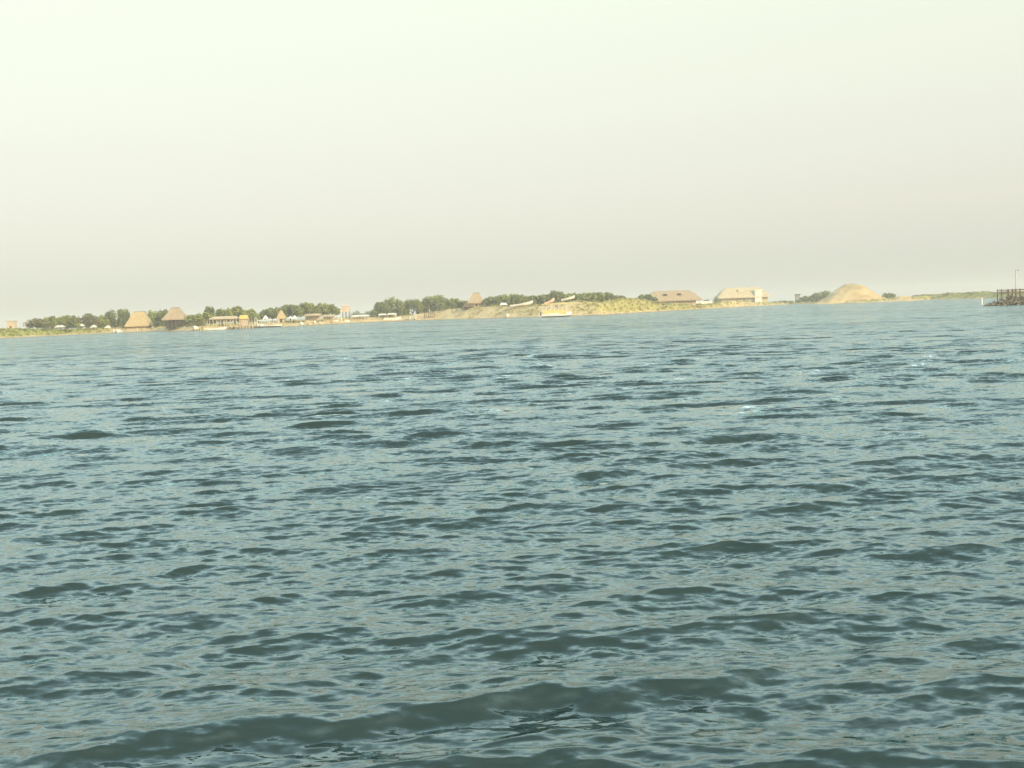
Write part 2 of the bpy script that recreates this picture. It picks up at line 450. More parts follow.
def foliage(name, dark, light):
    m = bpy.data.materials.new(name); m.use_nodes = True
    nt = m.node_tree; N = nt.nodes; L = nt.links; b = N['Principled BSDF']
    b.inputs['Roughness'].default_value = 0.75; b.inputs['Specular IOR Level'].default_value = 0.2
    a = N.new('ShaderNodeAttribute'); a.attribute_name = 'leaf_tone'
    r = N.new('ShaderNodeValToRGB')
    r.color_ramp.elements[0].color = (*dark, 1); r.color_ramp.elements[1].color = (*light, 1)
    L.new(a.outputs['Fac'], r.inputs['Fac']); L.new(r.outputs['Color'], b.inputs['Base Color'])
    return m
LEAF = {'olive': foliage('olive_leaves', (0.095, 0.118, 0.032), (0.290, 0.310, 0.085)),
        'dark': foliage('dark_leaves', (0.085, 0.110, 0.038), (0.240, 0.270, 0.085)),
        'light': foliage('light_leaves', (0.140, 0.170, 0.040), (0.330, 0.360, 0.095)),
        'brown': foliage('dry_leaves', (0.100, 0.095, 0.040), (0.230, 0.210, 0.085)),
        'grass': foliage('dry_grass', (0.25, 0.23, 0.07), (0.46, 0.42, 0.145))}

# ------------------------------------------------------------------ trees and shrubs
def leaves(rnd, lobes, n, size, flat=0.5):
    """n leaf clumps spread through a set of ellipsoids (centre, radii, tone)"""
    vs, fs, tone = [], [], []
    vol = [l[1][0] * l[1][1] * l[1][2] for l in lobes]; tot = sum(vol)
    for (c, r, tn), v in zip(lobes, vol):
        for _ in range(max(12, int(n * v / tot))):
            d = Vector((rnd.gauss(0, 1), rnd.gauss(0, 1), rnd.gauss(0, 1))).normalized()
            k = rnd.random() ** 0.45
            if rnd.random() < 0.06: k *= 1.18
            p = Vector((c[0] + d.x * r[0] * k, c[1] + d.y * r[1] * k, c[2] + d.z * r[2] * k))
            a = Vector((rnd.gauss(0, 1), rnd.gauss(0, 1), rnd.gauss(0, flat))).normalized()
            b = a.cross(Vector((rnd.gauss(0, 1), rnd.gauss(0, 1), rnd.gauss(0, 1)))).normalized()
            s = size * rnd.uniform(0.6, 1.5)
            q = len(vs)
            w = rnd.uniform(0.45, 0.8)
            vs += [p - a * s, p - b * s * w, p + a * s, p + b * s * w]
            fs.append((q, q + 1, q + 2, q + 3))
            tone.append(min(1, max(0, tn + rnd.gauss(0, 0.16))))
    return vs, fs, tone
def crown_mesh(name, data, mat):
    vs, fs, tone = data
    me = bpy.data.meshes.new(name)
    me.from_pydata([tuple(v) for v in vs], [], fs)
    a = me.attributes.new('leaf_tone', 'FLOAT', 'FACE'); a.data.foreach_set('value', tone)
    me.materials.append(mat); me.update()
    return me
def tree(name, u0, u1, y0, y1, t, leaf, label, cat='tree', group=None, seed=0, sparse=1.0):
    rnd = random.Random(seed * 7 + int(u0))
    u0, u1, y0, y1 = u0 - 2.5, u1 + 2.5, y0 - 0.6, y1 + 1.8
    uc = (u0 + u1) / 2; base = on_ground(uc, t); s = px2m(uc, t)
    w = (u1 - u0) * s; top = at(uc, y0, base.y).z - base.z; bot = max(0.25, at(uc, y1, base.y).z - base.z)
    top = max(top, bot + 1.0); h = top - bot
    root = thing(name, base, label, cat, group)
    lobes = []; nl = max(6, min(16, int(w / max(h, 1) * 3.6) + 5))
    for i in range(nl):
        fx = (i + 0.5) / nl * 2 - 1 + rnd.uniform(-0.12, 0.12)
        hh = math.sqrt(max(0.10, 1 - abs(fx) ** 3.2)) * rnd.uniform(0.90, 1.03)
        rx = w / nl * rnd.uniform(0.85, 1.35); rz = h * 0.36 * rnd.uniform(0.75, 1.15) * (0.55 + 0.45 * hh)
        cz = bot + max(rz * 0.8, h * hh - rz)
        cz = min(cz, top - rz * 0.95)
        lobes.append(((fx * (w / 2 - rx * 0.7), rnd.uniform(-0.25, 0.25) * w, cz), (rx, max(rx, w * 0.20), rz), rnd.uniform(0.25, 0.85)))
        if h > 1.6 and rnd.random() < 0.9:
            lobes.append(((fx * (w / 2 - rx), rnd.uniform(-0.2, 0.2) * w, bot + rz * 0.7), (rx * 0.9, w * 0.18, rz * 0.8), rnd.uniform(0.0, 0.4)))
    n = int(min(5200, max(700, w * h * 62)) * sparse)
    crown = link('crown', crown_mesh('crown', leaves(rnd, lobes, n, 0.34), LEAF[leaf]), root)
    mb = MB(); r0 = max(0.10, min(0.34, h * 0.05 + 0.06)); fork = bot + h * 0.10
    lean = rnd.uniform(-0.3, 0.3)
    mb.tube((0, 0, -0.4), (lean, 0, fork), r0, r0 * 0.72)
    for i in range(4):
        a = i * 1.57 + rnd.uniform(-.5, .5); L_ = lobes[rnd.randrange(len(lobes))][0]
        e = Vector((math.cos(a) * w * rnd.uniform(.18, .36), math.sin(a) * w * 0.18, bot + h * rnd.uniform(.45, .75)))
        mb.tube((lean, 0, fork - 0.05), e, r0 * 0.55, r0 * 0.16, 6)
    mb.build('trunk', M['bark'], root, smooth=True)
    return root
def shrub(name, u0, u1, y0, t, leaf, label, cat='shrub', group=None, seed=0):
    rnd = random.Random(seed * 13 + int(u0 * 3))
    uc = (u0 + u1) / 2; base = on_ground(uc, t); s = px2m(uc, t)
    w = (u1 - u0) * s; top = max(0.7, at(uc, y0, base.y).z - base.z)
    nl = max(4, int(w / max(top, 0.8) * 2) + 2); nl = min(nl, 16); lobes = []
    for i in range(nl):
        fx = (i + 0.5) / nl * 2 - 1 + rnd.uniform(-.1, .1)
        hh = top * (1 - 0.45 * abs(fx) ** 2) * rnd.uniform(0.75, 1.05)
        rx = max(0.5, w / nl * rnd.uniform(.8, 1.2))
        lobes.append(((fx * max(0.1, w / 2 - rx * .6), rnd.uniform(-.8, .8), hh * .5), (rx, min(1.6, rx * 1.2), hh * .52), rnd.uniform(.15, .85)))
    n = int(min(1800, max(220, w * top * 34)))
    root = thing(name, base, label, cat, group)
    link('foliage', crown_mesh('foliage', leaves(rnd, lobes, n, 0.22), LEAF[leaf]), root)
    mb = MB()
    for i in range(5):
        mb.tube((rnd.uniform(-.3, .3), rnd.uniform(-.2, .2), -0.3), (rnd.uniform(-.4, .4) * w, rnd.uniform(-.4, .4), top * .6), 0.05, 0.02, 5)
    mb.build('stem', M['bark'], root)
    return root

TREES = [
 (27, 48, 318.5, 326, 26, 'brown', 'thin flat-topped tree, leftmost on the whole shore, right of the small tan block house', .55),
 (42, 62, 316.5, 326.5, 30, 'olive', 'grey-green spreading tree, second from the left end of the shore', .8),
 (57, 79, 315.5, 326, 24, 'olive', 'olive flat-topped tree over a pale canopy tent, third from the left end of the shore', 1),
 (77, 99, 313.8, 325.5, 26, 'brown', 'brownish umbrella-shaped tree above the brightest white tent at the far left', 1),
 (93, 108, 316, 326, 22, 'light', 'bright green small tree squeezed in left of the dense dark tree by the hut', 1),
 (103, 131, 308.8, 327, 20, 'dark', 'dense dark round tree touching the left side of the broad tan thatched hut', 1.2),
 (140, 162, 310.5, 326, 24, 'light', 'yellow-green tree filling the gap between the two thatched huts at left', 1),
 (155, 174, 310, 326, 26, 'dark', 'dark tree close behind the left side of the peaked orange-brown hut', 1.1),
 (186, 204, 314.5, 323, 24, 'olive', 'low olive tree just right of the peaked orange-brown hut', 1),
 (198, 216, 312.3, 322, 26, 'light', 'green tree behind the left end of the long post shelter', 1),
 (206, 214, 306.5, 318, 32, 'dark', 'narrow pointed tree poking up above the canopy behind the long post shelter', 1),
 (212, 232, 309, 320, 24, 'olive', 'wide olive tree behind the flat pale roof of the long post shelter', 1),
 (224, 246, 306.3, 319, 26, 'olive', 'tallest rounded tree behind the right half of the long post shelter', 1),
 (240, 258, 309, 320, 24, 'light', 'sloping green tree at the right end of the long post shelter behind the yellow-roofed kiosk', 1),
 (261, 284, 307.8, 317, 26, 'dark', 'dark round tree left of the small cone-roofed hut behind the white canopy boat', 1.1),
 (279, 302, 304.5, 315, 26, 'dark', 'dark left third of the long tree clump behind the pale beach pavilions', 1.1),
 (294, 318, 302.8, 314, 28, 'olive', 'tall middle tree of the clump behind the pale beach pavilions', 1),
 (310, 338, 303.5, 313.5, 26, 'olive', 'right-hand tree of the clump behind the pale beach pavilions, falling off towards the water tower', 1),
 (374, 390, 302, 315, 20, 'dark', 'dark tree at the left foot of the large central clump, above the white tents', 1.1),
 (379, 406, 297.5, 314, 24, 'olive', 'broad domed tree, first big one at the left of the central clump', 1.1),
 (400, 425, 299, 313, 26, 'olive', 'mid-green tree in the dip of the central clump, behind the two bow-on boats', 1),
 (419, 450, 295.3, 312.5, 26, 'olive', 'highest and widest tree of the central clump, above the brown piling row', 1.2),
 (444, 462, 298.5, 311, 26, 'olive', 'lower tree right of the highest one in the central clump', 1),
 (456, 470, 300.8, 309, 28, 'dark', 'small dark tree closing the central clump beside the tall peaked hut', 1),
 (484, 501, 296.2, 306, 34, 'dark', 'dark low tree directly right of the tall peaked hut on the sand bank', 1),
 (496, 516, 293.8, 305, 36, 'light', 'bright green round tree behind the white canopy shelter on the bank', 1),
 (509, 527, 294.3, 305, 36, 'olive', 'olive tree behind the long grey-white beached boat', 1),
 (521, 542, 296.2, 305, 34, 'olive', 'lowest tree of the bank row, right above the raised bow of the long beached boat', 1),
 (535, 553, 295, 304.5, 36, 'dark', 'dark tree behind the pink-bowed beached boat', 1),
 (547, 567, 290.5, 303, 38, 'dark', 'tallest dark tree of the bank row, above the moored yellow passenger boat', 1.1),
 (562, 585, 293.3, 302, 38, 'olive', 'green tree right behind the yellow-white beached boat', 1),
 (578, 600, 292.8, 301.5, 36, 'light', 'light green tree of the bank row, second from its right end', 1),
 (592, 615, 292.6, 301.5, 36, 'olive', 'rounded olive tree ending the bank row just left of the yellow dune', 1),
 (613, 626, 295.6, 299.5, 44, 'brown', 'small flat-topped brown tree standing behind the crest of the yellow dune', .6),
 (638, 654, 294.5, 302, 30, 'dark', 'dark bushy tree in front of the left end of the large long thatched hall', 1),
 (812, 836, 291.5, 299.5, 40, 'dark', 'grey-green tree at the left foot of the big pale sand hill', 1),
 (799, 819, 296, 301.5, 45, 'dark', 'low bluish-green tree beside the grey concrete tower', 1),
 (883, 893, 293.0, 296.5, 60, 'olive', 'green bushy tree behind the right foot of the big pale sand hill', 1),
]
for i, (a, b, c, d, t, leaf, lab, sp) in enumerate(TREES):
    tree('tree', a, b, c, d, t, leaf, lab, group='trees along the far shore', seed=i + 1, sparse=sp)

SHRUBS = [
 (-12, 10, 329.2, 14, 'grass', 'dry grassy scrub at the left edge, in front of the small tan block house'),
 (8, 30, 328.8, 15, 'olive', 'low green scrub right of the small tan block house'),
 (28, 52, 327.6, 14, 'dark', 'dark low hedge under the leftmost thin tree'),
 (50, 72, 328, 13, 'brown', 'brown scrub in front of the pale canopy tent under the olive tree'),
 (70, 98, 328.2, 13, 'brown', 'brown scrub in front of the brightest white tent at the far left'),
 (186, 206, 321.5, 14, 'brown', 'brownish scrub between the peaked orange-brown hut and the long post shelter'),
 (283, 306, 320, 11, 'brown', 'reddish brown scrub below the two small white tents'),
 (304, 326, 319.5, 11, 'grass', 'yellow scrub in front of the pale pavilion with posts'),
 (350, 364, 310.6, 22, 'dark', 'dark purple-grey hedge right of the pink cabin on stilts'),
 (362, 376, 310.0, 22, 'dark', 'dark hedge behind the right half of the long white canopy'),
 (400, 412, 312.5, 18, 'dark', 'dark hedge behind the two bow-on boats'),
 (436, 462, 307.5, 17, 'brown', 'reddish brown scrub along the top of the sand bank left of the low brown hut'),
 (484, 500, 303.8, 18, 'brown', 'dark brown scrub on the bank left of the white canopy shelter'),
 (520, 545, 303.8, 19, 'grass', 'pale grassy scrub behind the long grey-white beached boat'),
 (584, 604, 301, 18, 'brown', 'dry scrub on the bank right of the yellow-white beached boat'),
 (652, 672, 304.2, 14, 'olive', 'olive scrub below the large long thatched hall'),
 (668, 690, 304.6, 14, 'grass', 'yellow scrub below the right half of the large long thatched hall'),
 (690, 712, 304.2, 14, 'dark', 'dark scrub below the long low white wall'),
 (703, 711, 298.6, 60, 'dark', 'small dark bush showing above the long low white wall'),
 (712, 721, 296.3, 90, 'dark', 'dark bush at the left foot of the hazy pale-roofed hotel'),
 (770, 795, 300.2, 20, 'brown', 'low brownish scrub between the hazy pale-roofed hotel and the grey tower'),
 (910, 940, 294.0, 22, 'brown', 'brown low scrub on the far spit right of the small sand hill'),
 (938, 966, 292.2, 22, 'olive', 'olive low scrub in the middle of the far spit'),
 (964, 992, 290.8, 22, 'olive', 'olive low scrub on the far spit behind the white marker post'),
 (990, 1030, 290.4, 22, 'brown', 'brown low scrub on the far spit behind the wooden jetty'),
]
for i, (a, b, c, t, leaf, lab) in enumerate(SHRUBS):
    shrub('shrub', a, b, c, t, leaf, lab, group='scrub along the far shore', seed=i + 1)

# ------------------------------------------------------------------ huts and buildings
def hip_roof(w, d, z0, z1, rw, rd, mid=0.55, sag=0.06, over=0.0, fringe=0.35):
    """a thick thatched roof: under-edge, shaggy fringe, two slopes, ridge"""
    def ring(a, b, z, k=16, jit=0.0, rnd=random.Random(4)):
        pts = []
        for i in range(k):
            t = i / k * 4; e = int(t); f = t - e
            x, y = [(-1 + 2*f, -1), (1, -1 + 2*f), (1 - 2*f, 1), (-1, 1 - 2*f)][e]
            pts.append((x * a / 2, y * b / 2, z + (rnd.uniform(-jit, jit) if jit else 0)))
        return pts
    m = MB(); h = z1 - z0
    rings = [ring(w * .90, d * .90, z0 + 0.05), ring(w, d, z0 - fringe, jit=0.12), ring(w * 1.01, d * 1.01, z0 + 0.05),
             ring(w + (rw - w) * (mid + sag), d + (rd - d) * (mid + sag), z0 + h * mid), ring(rw, rd, z1 - 0.12), ring(rw * .8, rd * .5, z1)]
    m.loft(rings)
    return m
def posts(root, w, d, z, n, r, mat, name='post', rows=(-1, 1)):
    for j in rows:
        for i in range(n):
            x = -w / 2 + w * i / (n - 1)
            MB().tube((x, j * d / 2, -0.5), (x, j * d / 2, z), r, r * .85).build(name, mat, root)
def hut(u0, u1, ytop, yeave, t, r0, r1, label, mat, depth=None, wall=None, wall_in=0.72, npost=4, group='thatched huts on the far shore', fringe=.35, name='thatched_hut', rz=0.0):
    uc = (u0 + u1) / 2; base = on_ground(uc, t); s = px2m(uc, t)
    w = (u1 - u0) * s; d = depth or w * .8
    ze = max(1.0, at(uc, yeave, base.y).z - base.z); zt = at(uc, ytop, base.y).z - base.z
    root = thing(name, base, label, 'hut', group, rz)
    hip_roof(w, d, ze, zt, (r1 - r0) * s, max(0.5, d * .12), fringe=fringe).build('roof', mat, root)
    MB().tube((-(r1 - r0) * s / 2, 0, zt + .02), ((r1 - r0) * s / 2, 0, zt + .02), 0.16, 0.16).build('ridge_cap', M['dark_thatch'], root)
    posts(root, w * .86, d * .82, ze + .1, npost, 0.11, M['wood'])
    if wall:
        a, b = w * wall_in / 2, d * .34
        f = MB().box(-a, a, -b, b, -.4, ze + .15).build('wall', wall, root)
        door = MB().box(-.55, .55, -b - .05, -b + .04, -.1, min(2.0, ze)).build('door', M['dark'], root)
    return root
hut(127.5, 151.5, 311.8, 325.6, 14, 131.8, 143.5, 'broad tan thatched hut with a roof reaching almost to the sand, beside dark round tree', M['thatch'], wall=M['tan_wall'], npost=5)
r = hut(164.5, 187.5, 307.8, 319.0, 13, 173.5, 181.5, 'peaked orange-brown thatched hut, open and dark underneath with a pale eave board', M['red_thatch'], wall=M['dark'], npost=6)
_s = px2m(175, 13); _z = 3.0
_ze = at(175.7, 319.0, r.location.y).z - r.location.z
MB().box(-10.5 * _s, 3.5 * _s, -8.3 * _s - .0, -8.0 * _s + .1, _ze - .35, _ze + .12).build('eave_board', M['off_white'], r)
hut(277, 286, 310.2, 318.0, 15, 280.6, 282.8, 'small cone-roofed tan hut with a whitish tip, left of the two small white tents', M['thatch'], npost=3, wall=M['tan_wall'])
hut(468, 485.5, 293.0, 302.8, 26, 474, 480.5, 'tall peaked pinkish thatched hut standing on the bank between two tree clumps', M['red_thatch'], wall=M['tan_wall'], npost=4)
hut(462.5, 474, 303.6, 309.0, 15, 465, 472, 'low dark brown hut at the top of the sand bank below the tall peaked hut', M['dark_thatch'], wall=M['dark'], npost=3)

def big_hall():
    u0, u1, t = 642.5, 700, 46
    uc = (u0 + u1) / 2; base = on_ground(uc, t); s = px2m(uc, t); w = (u1 - u0) * s; d = w * .45
    ze = at(uc, 300.6, base.y).z - base.z; zt = at(uc, 290.6, base.y).z - base.z
    root = thing('thatched_hall', base, 'large long thatched hall with two dark dormer holes, right of the yellow dune', 'hall', 'thatched huts on the far shore')
    hip_roof(w, d, ze, zt, 35 * s, d * .12, mid=.6, sag=-.10).build('roof', M['red_thatch'], root)
    for du in (664.3, 678.3):
        x = (du - uc) * s; zz = ze + (zt - ze) * .62; y = -d / 2 * .50
        dm = MB().loft([[(x-1.0, y-1.6, zz-.6), (x+1.0, y-1.6, zz-.6), (x+.75, y-1.6, zz+.45), (x-.75, y-1.6, zz+.45)],
                        [(x-1.0, y+1.8, zz-.6), (x+1.0, y+1.8, zz-.6), (x+.75, y+1.8, zz+.45), (x-.75, y+1.8, zz+.45)]]).build('dormer', M['dark_thatch'], root)
        MB().box(x-.72, x+.72, y-1.68, y-1.60, zz-.5, zz+.3).build('opening', M['dark'], dm)
    MB().box(-w*.40, w*.40, -d*.36, d*.36, -.5, ze+.15).build('wall', M['tan_wall'], root)
    posts(root, w*.90, d*.88, ze+.1, 8, .16, M['wood'])
    return root
big_hall()

def hotel():
    u0, u1, t = 714, 770, 190
    uc = (u0 + u1) / 2; base = on_ground(uc, t); s = px2m(uc, t); Y = base.y
    zz = lambda y: at(uc, y, Y).z - base.z
    xx = lambda u: (u - uc) * s
    root = thing('hotel', base, 'hazy pale hotel with a long thatched roof and a white tower at its end', 'building')
    w = (768 - 716) * s; d = 18
    rf = hip_roof(w, d, zz(297.5), zz(287.4), 34 * s, 2.4, mid=.6, sag=-.08).build('roof', M['pale_thatch'], root)  # pale roof colour carries extra haze; walls and tower likewise
    MB().box(xx(736.8), xx(741.5), -d*.34, -d*.20, zz(292.4), zz(289.4)).build('dormer', M['pink'], rf)
    MB().box(xx(720), xx(766), -d*.33, d*.33, -.5, zz(297.2)).build('wall', M['pale_thatch'], root)
    tw = MB().box(xx(752.5), xx(759.5), -d*.50, -d*.345, -.5, zz(290.6)).build('tower', M['off_white'], root)
    MB().box(xx(752.2), xx(759.8), -d*.51, -d*.34, zz(290.6)+.004, zz(290.0)).build('parapet', M['off_white'], tw)
    for k in range(9):
        u = 722 + k * 3.3
        if u > 751: break
        f = MB().box(xx(u), xx(u + 1.7), -d*.33-.06, -d*.33+.02, zz(300.6), zz(298.2)).build('window', M['tan_wall'], root)
        MB().box(xx(u)-.1, xx(u+1.7)+.1, -d*.33-.14, -d*.33-.005, zz(300.6)-.25, zz(300.6)-.02).build('sill', M['off_white'], f)
    MB().box(xx(743), xx(747), -d*.33-1.3, -d*.33-.2, -.3, zz(297.4)).build('stair_block', M['concrete'], root)
    return root
hotel()

def grey_tower():
    u, t = 797.6, 34
    base = on_ground(u, t); s = px2m(u, t); zt = at(u, 294.2, base.y).z - base.z; w = 3.9 * s
    root = thing('concrete_tower', base, 'narrow grey concrete tower with a dark top, left of the big pale sand hill', 'tower')
    MB().box(-w/2, w/2, -w/2, w/2, -.8, zt - .7).build('shaft', M['concrete'], root, bevel=.05)
    MB().box(-w*.62, w*.62, -w*.62, w*.62, zt - .698, zt).build('cap', M['dark'], root, bevel=.05)
    MB().box(-.5, .5, -w/2-.05, -w/2+.03, -.1, 1.9).build('door', M['dark_wood'], root)
grey_tower()

def block_house():
    u, t = 12, 26
    base = on_ground(u, t); s = px2m(u, t); zt = at(u, 320.8, base.y).z - base.z; w = 7.6 * s
    root = thing('block_house', base, 'small tan block house alone at the far left end of the shore', 'house')
    MB().box(-w/2, w/2, -w*.4, w*.4, -.5, zt - .3).build('wall', M['pink'], root)
    MB().box(-w/2-.2, w/2+.2, -w*.4-.2, w*.4+.2, zt - .298, zt).build('roof', M['tan_wall'], root)
    for x in (-.8, .8):
        MB().box(x-.35, x+.35, -w*.4-.05, -w*.4+.03, zt*.55, zt*.8).build('window', M['tan_wall'], root)
    MB().box(-.45, .45, -w*.4-.05, -w*.4+.03, -.1, zt*.42).build('door', M['dark_wood'], root)
block_house()

def kiosk():
    u, t = 244, 10
    base = on_ground(u, t); s = px2m(u, t); z = lambda y: at(u, y, base.y).z - base.z
    w = 8 * s
    root = thing('kiosk', base, 'small kiosk with a pale yellow boxy roof behind the dock posts', 'kiosk')
    hip_roof(w, w * .8, z(319.2), z(315.1), w * .9, w * .7, fringe=.1).build('roof', M['yellow_canvas'], root)
    MB().box(-w*.38, w*.38, -w*.3, w*.3, -.4, z(319.3)).build('wall', M['pink'], root)
    MB().box(-w*.22, w*.22, -w*.3-.06, -w*.3+.03, z(323.5), z(320.6)).build('counter_opening', M['tan_wall'], root)
kiosk()

def shelter():
    u0, u1, t = 199, 251, 7
    uc = (u0 + u1) / 2; base = on_ground(uc, t); s = px2m(uc, t); z = lambda y: at(uc, y, base.y).z - base.z
    w = (u1 - u0) * s; d = 5.0
    root = thing('post_shelter', base, 'long open beach shelter of many pale posts with a flat pale roof', 'shelter')
    slope = (lerp(SHORE, u1) - lerp(SHORE, u0)) * s
    n = 17; rnd = random.Random(8)
    for i in range(n):
        x = -w/2 + w * i / (n-1) + rnd.uniform(-.25, .25)
        for y in (-d/2, d/2):
            if y > 0 and i % 2: continue
            MB().tube((x, y, -.8), (x + rnd.uniform(-.12, .12), y, z(319.6) + rnd.uniform(-.35, .25)), .17, .14).build('post', M['pale_wood'], root)
    MB().tube((-w/2, -d/2, z(319.9)), (w/2, -d/2, z(319.9)), .13).build('beam', M['wood'], root)
    MB().tube((-w/2, d/2, z(319.9)), (w/2, d/2, z(319.9)), .13).build('beam', M['wood'], root)
    hip_roof((238-211)*s, d*1.25, z(318.6), z(316.2), (236-214)*s, d*.5, fringe=.12).build('roof', M['pale_wood'], root)
    root.children[-1].location.x = (224.5 - uc) * s
shelter()

def canopy(name, u0, u1, y0, y1, t, label, cat='canopy', group=None, mat='canvas', peak=.35, npost=2, d=None, side=None):
    uc = (u0+u1)/2; base = on_ground(uc, t); s = px2m(uc, t); w = (u1-u0)*s; d = d or max(2.2, min(4.5, w*.8))
    ze = max(.9, at(uc, y1, base.y).z - base.z); zt = max(ze + .35, at(uc, y0, base.y).z - base.z)
    root = thing(name, base, label, cat, group)
    hip_roof(w, d, ze, zt, w*peak, d*.1, fringe=.12, sag=.04).build('canopy', M[mat], root)
    posts(root, w*.9, d*.9, ze+.05, npost, .06, M['off_white'])
    if side: MB().box(-w*.42, w*.42, d*.36, d*.40, -.2, ze).build('back_wall', M[side], root)
    return root
canopy('canopy_tent', 55.5, 64.5, 325.0, 327.0, 17, 'pale grey canopy tent under the olive flat-topped tree at far left', 'tent', 'tents under the left trees', mat='off_white', peak=.6, npost=3)
canopy('canopy_tent', 78.5, 84, 323.8, 325.8, 16, 'brightest white canopy tent under the brownish umbrella-shaped tree', 'tent', 'tents under the left trees', mat='white')
canopy('canopy_tent', 91, 96.5, 324.8, 327, 16, 'greyish canopy tent under the bright green small tree', 'tent', 'tents under the left trees')
canopy('canopy_tent', 105, 110.5, 325.4, 327.6, 12, 'pale canopy tent in front of the dense dark tree', 'tent', 'tents under the left trees')
canopy('canopy_tent', 263.5, 268, 315.6, 318.6, 13, 'white canopy tent standing behind the white canopy boat', 'tent', mat='white')
canopy('canopy_tent', 289, 292, 315.8, 318, 12, 'left and narrower of the two small white tents above the reddish scrub', 'tent', 'two small white tents', mat='white', peak=.2)
canopy('canopy_tent', 292.6, 296.8, 315.4, 318, 12, 'right and wider of the two small white tents above the reddish scrub', 'tent', 'two small white tents', mat='white', peak=.2)
canopy('pavilion', 304.5, 321, 313.6, 315.4, 15, 'pale pavilion with a row of posts in front of the tall middle tree', 'pavilion', 'pale beach pavilions', mat='pale_thatch', peak=.9, npost=9, side='tan_wall')
canopy('pavilion', 321.8, 334, 314.6, 316.4, 15, 'lower pale pavilion right next to the one with the longest row of posts', 'pavilion', 'pale beach pavilions', mat='pale_thatch', peak=.9, npost=6, side='tan_wall')
canopy('long_canopy', 351.8, 369.2, 314.9, 316.0, 11, 'long low bright white canopy on the beach right of the pink cabin', 'canopy', mat='white', peak=.92, npost=6)
canopy('canopy_tent', 378.5, 386.5, 313.6, 314.9, 12, 'pale canopy tent under the left foot of the central tree clump', 'tent', 'tents below the central trees', mat='canvas', peak=.9)
canopy('canopy_tent', 387.5, 396.5, 313.0, 314.4, 12, 'whiter canopy tent beneath the broad domed tree', 'tent', 'tents below the central trees', mat='off_white', peak=.9)
canopy('canopy_tent', 500, 507.5, 302.8, 304.8, 16.5, 'white canopy shelter on thin legs on top of the sand bank', 'shelter', mat='white', peak=.7)

def cabin():
    u, t = 346, 15
    base = on_ground(u, t); s = px2m(u, t); z = lambda y: at(u, y, base.y).z - base.z
    w = 8 * s
    root = thing('stilt_cabin', base, 'pale pink box cabin raised on stilts right of the thin water tower', 'cabin')
    b = MB().box(-w/2, w/2, -w*.4, w*.4, z(311.8), z(306.2)).build('cabin', M['pink'], root)
    hip_roof(w*1.08, w*.9, z(306.1), z(305.0), w*.8, w*.5, fringe=.05).build('roof', M['pink'], root)
    f = MB().box(-w*.3, w*.1, -w*.4-.05, -w*.4+.03, z(310.2), z(308)).build('window', M['tan_wall'], root)
    posts(root, w*.86, w*.7, z(311.75), 3, .14, M['dark_wood'], name='stilt')
cabin()
def water_tower():
    u, t = 340, 13
    base = on_ground(u, t); s = px2m(u, t); z = lambda y: at(u, y, base.y).z - base.z
    root = thing('water_tower', base, 'thin white water tower with a small dark tank, left of the pink cabin', 'water tower')
    for x in (-.55, .55):
        for y in (-.5, .5):
            MB().tube((x*1.3, y*1.3, -.5), (x, y, z(310.4)), .10).build('leg', M['white'], root)
    MB().box(-.9, .9, -.8, .8, z(310.4), z(310.1)).build('platform', M['off_white'], root)
    MB().tube((0, 0, z(310.1)), (0, 0, z(308.3)), .75, .70, 12).build('tank', M['concrete'], root)
    MB().tube((0, 0, z(308.3)), (0, 0, z(307.4)), .74, .12, 12).build('tank_lid', M['off_white'], root)
water_tower()
def low_wall():
    p = on_ground(689.5, 24); q = on_ground(712, 24); s = px2m(700, 24)
    root = thing('low_wall', (p + q) / 2, 'long low white wall on the shore right of the large thatched hall', 'wall')
    L_ = (q - p).length / 2; root.rotation_euler.z = math.atan2(q.y - p.y, q.x - p.x)
    zt = max(1.6, at(700, 301.7, root.location.y).z - root.location.z)
    MB().box(-L_, L_, -.15, .15, -1.5, zt).build('wall', M['white'], root)
    MB().box(-L_-.05, L_+.05, -.22, .22, zt+.003, zt+.16).build('coping', M['off_white'], root)
low_wall()

# ------------------------------------------------------------------ boats
def hull_mb(L_, B, H_, sheer, rake=.12):
    rings = []
    for i in range(13):
        f = i / 12; x = -L_/2 + L_ * f
        wid = B/2 * (1 - max(0, (f - .45) / .55) ** 2.2) * (0.88 + .12 * min(1, f / .2))
        wid = max(wid, .03); top = H_ * (1 + sheer * max(0, (f - .35) / .65) ** 2)
        keel = -.30 + (.30 + H_ * .55) * max(0, (f - .72) / .28) ** 2.2
        rings.append([(x, -wid, top), (x - rake*0, -wid*.82, keel + (top-keel)*.35), (x, -wid*.35, keel+.02), (x, 0, keel), (x, wid*.35, keel+.02), (x, wid*.82, keel + (top-keel)*.35), (x, wid, top),
                      (x, wid*.86, top), (x, wid*.70, keel + (top-keel)*.5), (x, 0, keel + (top-keel)*.45), (x, -wid*.70, keel + (top-keel)*.5), (x, -wid*.86, top)])
    return MB().loft(rings)
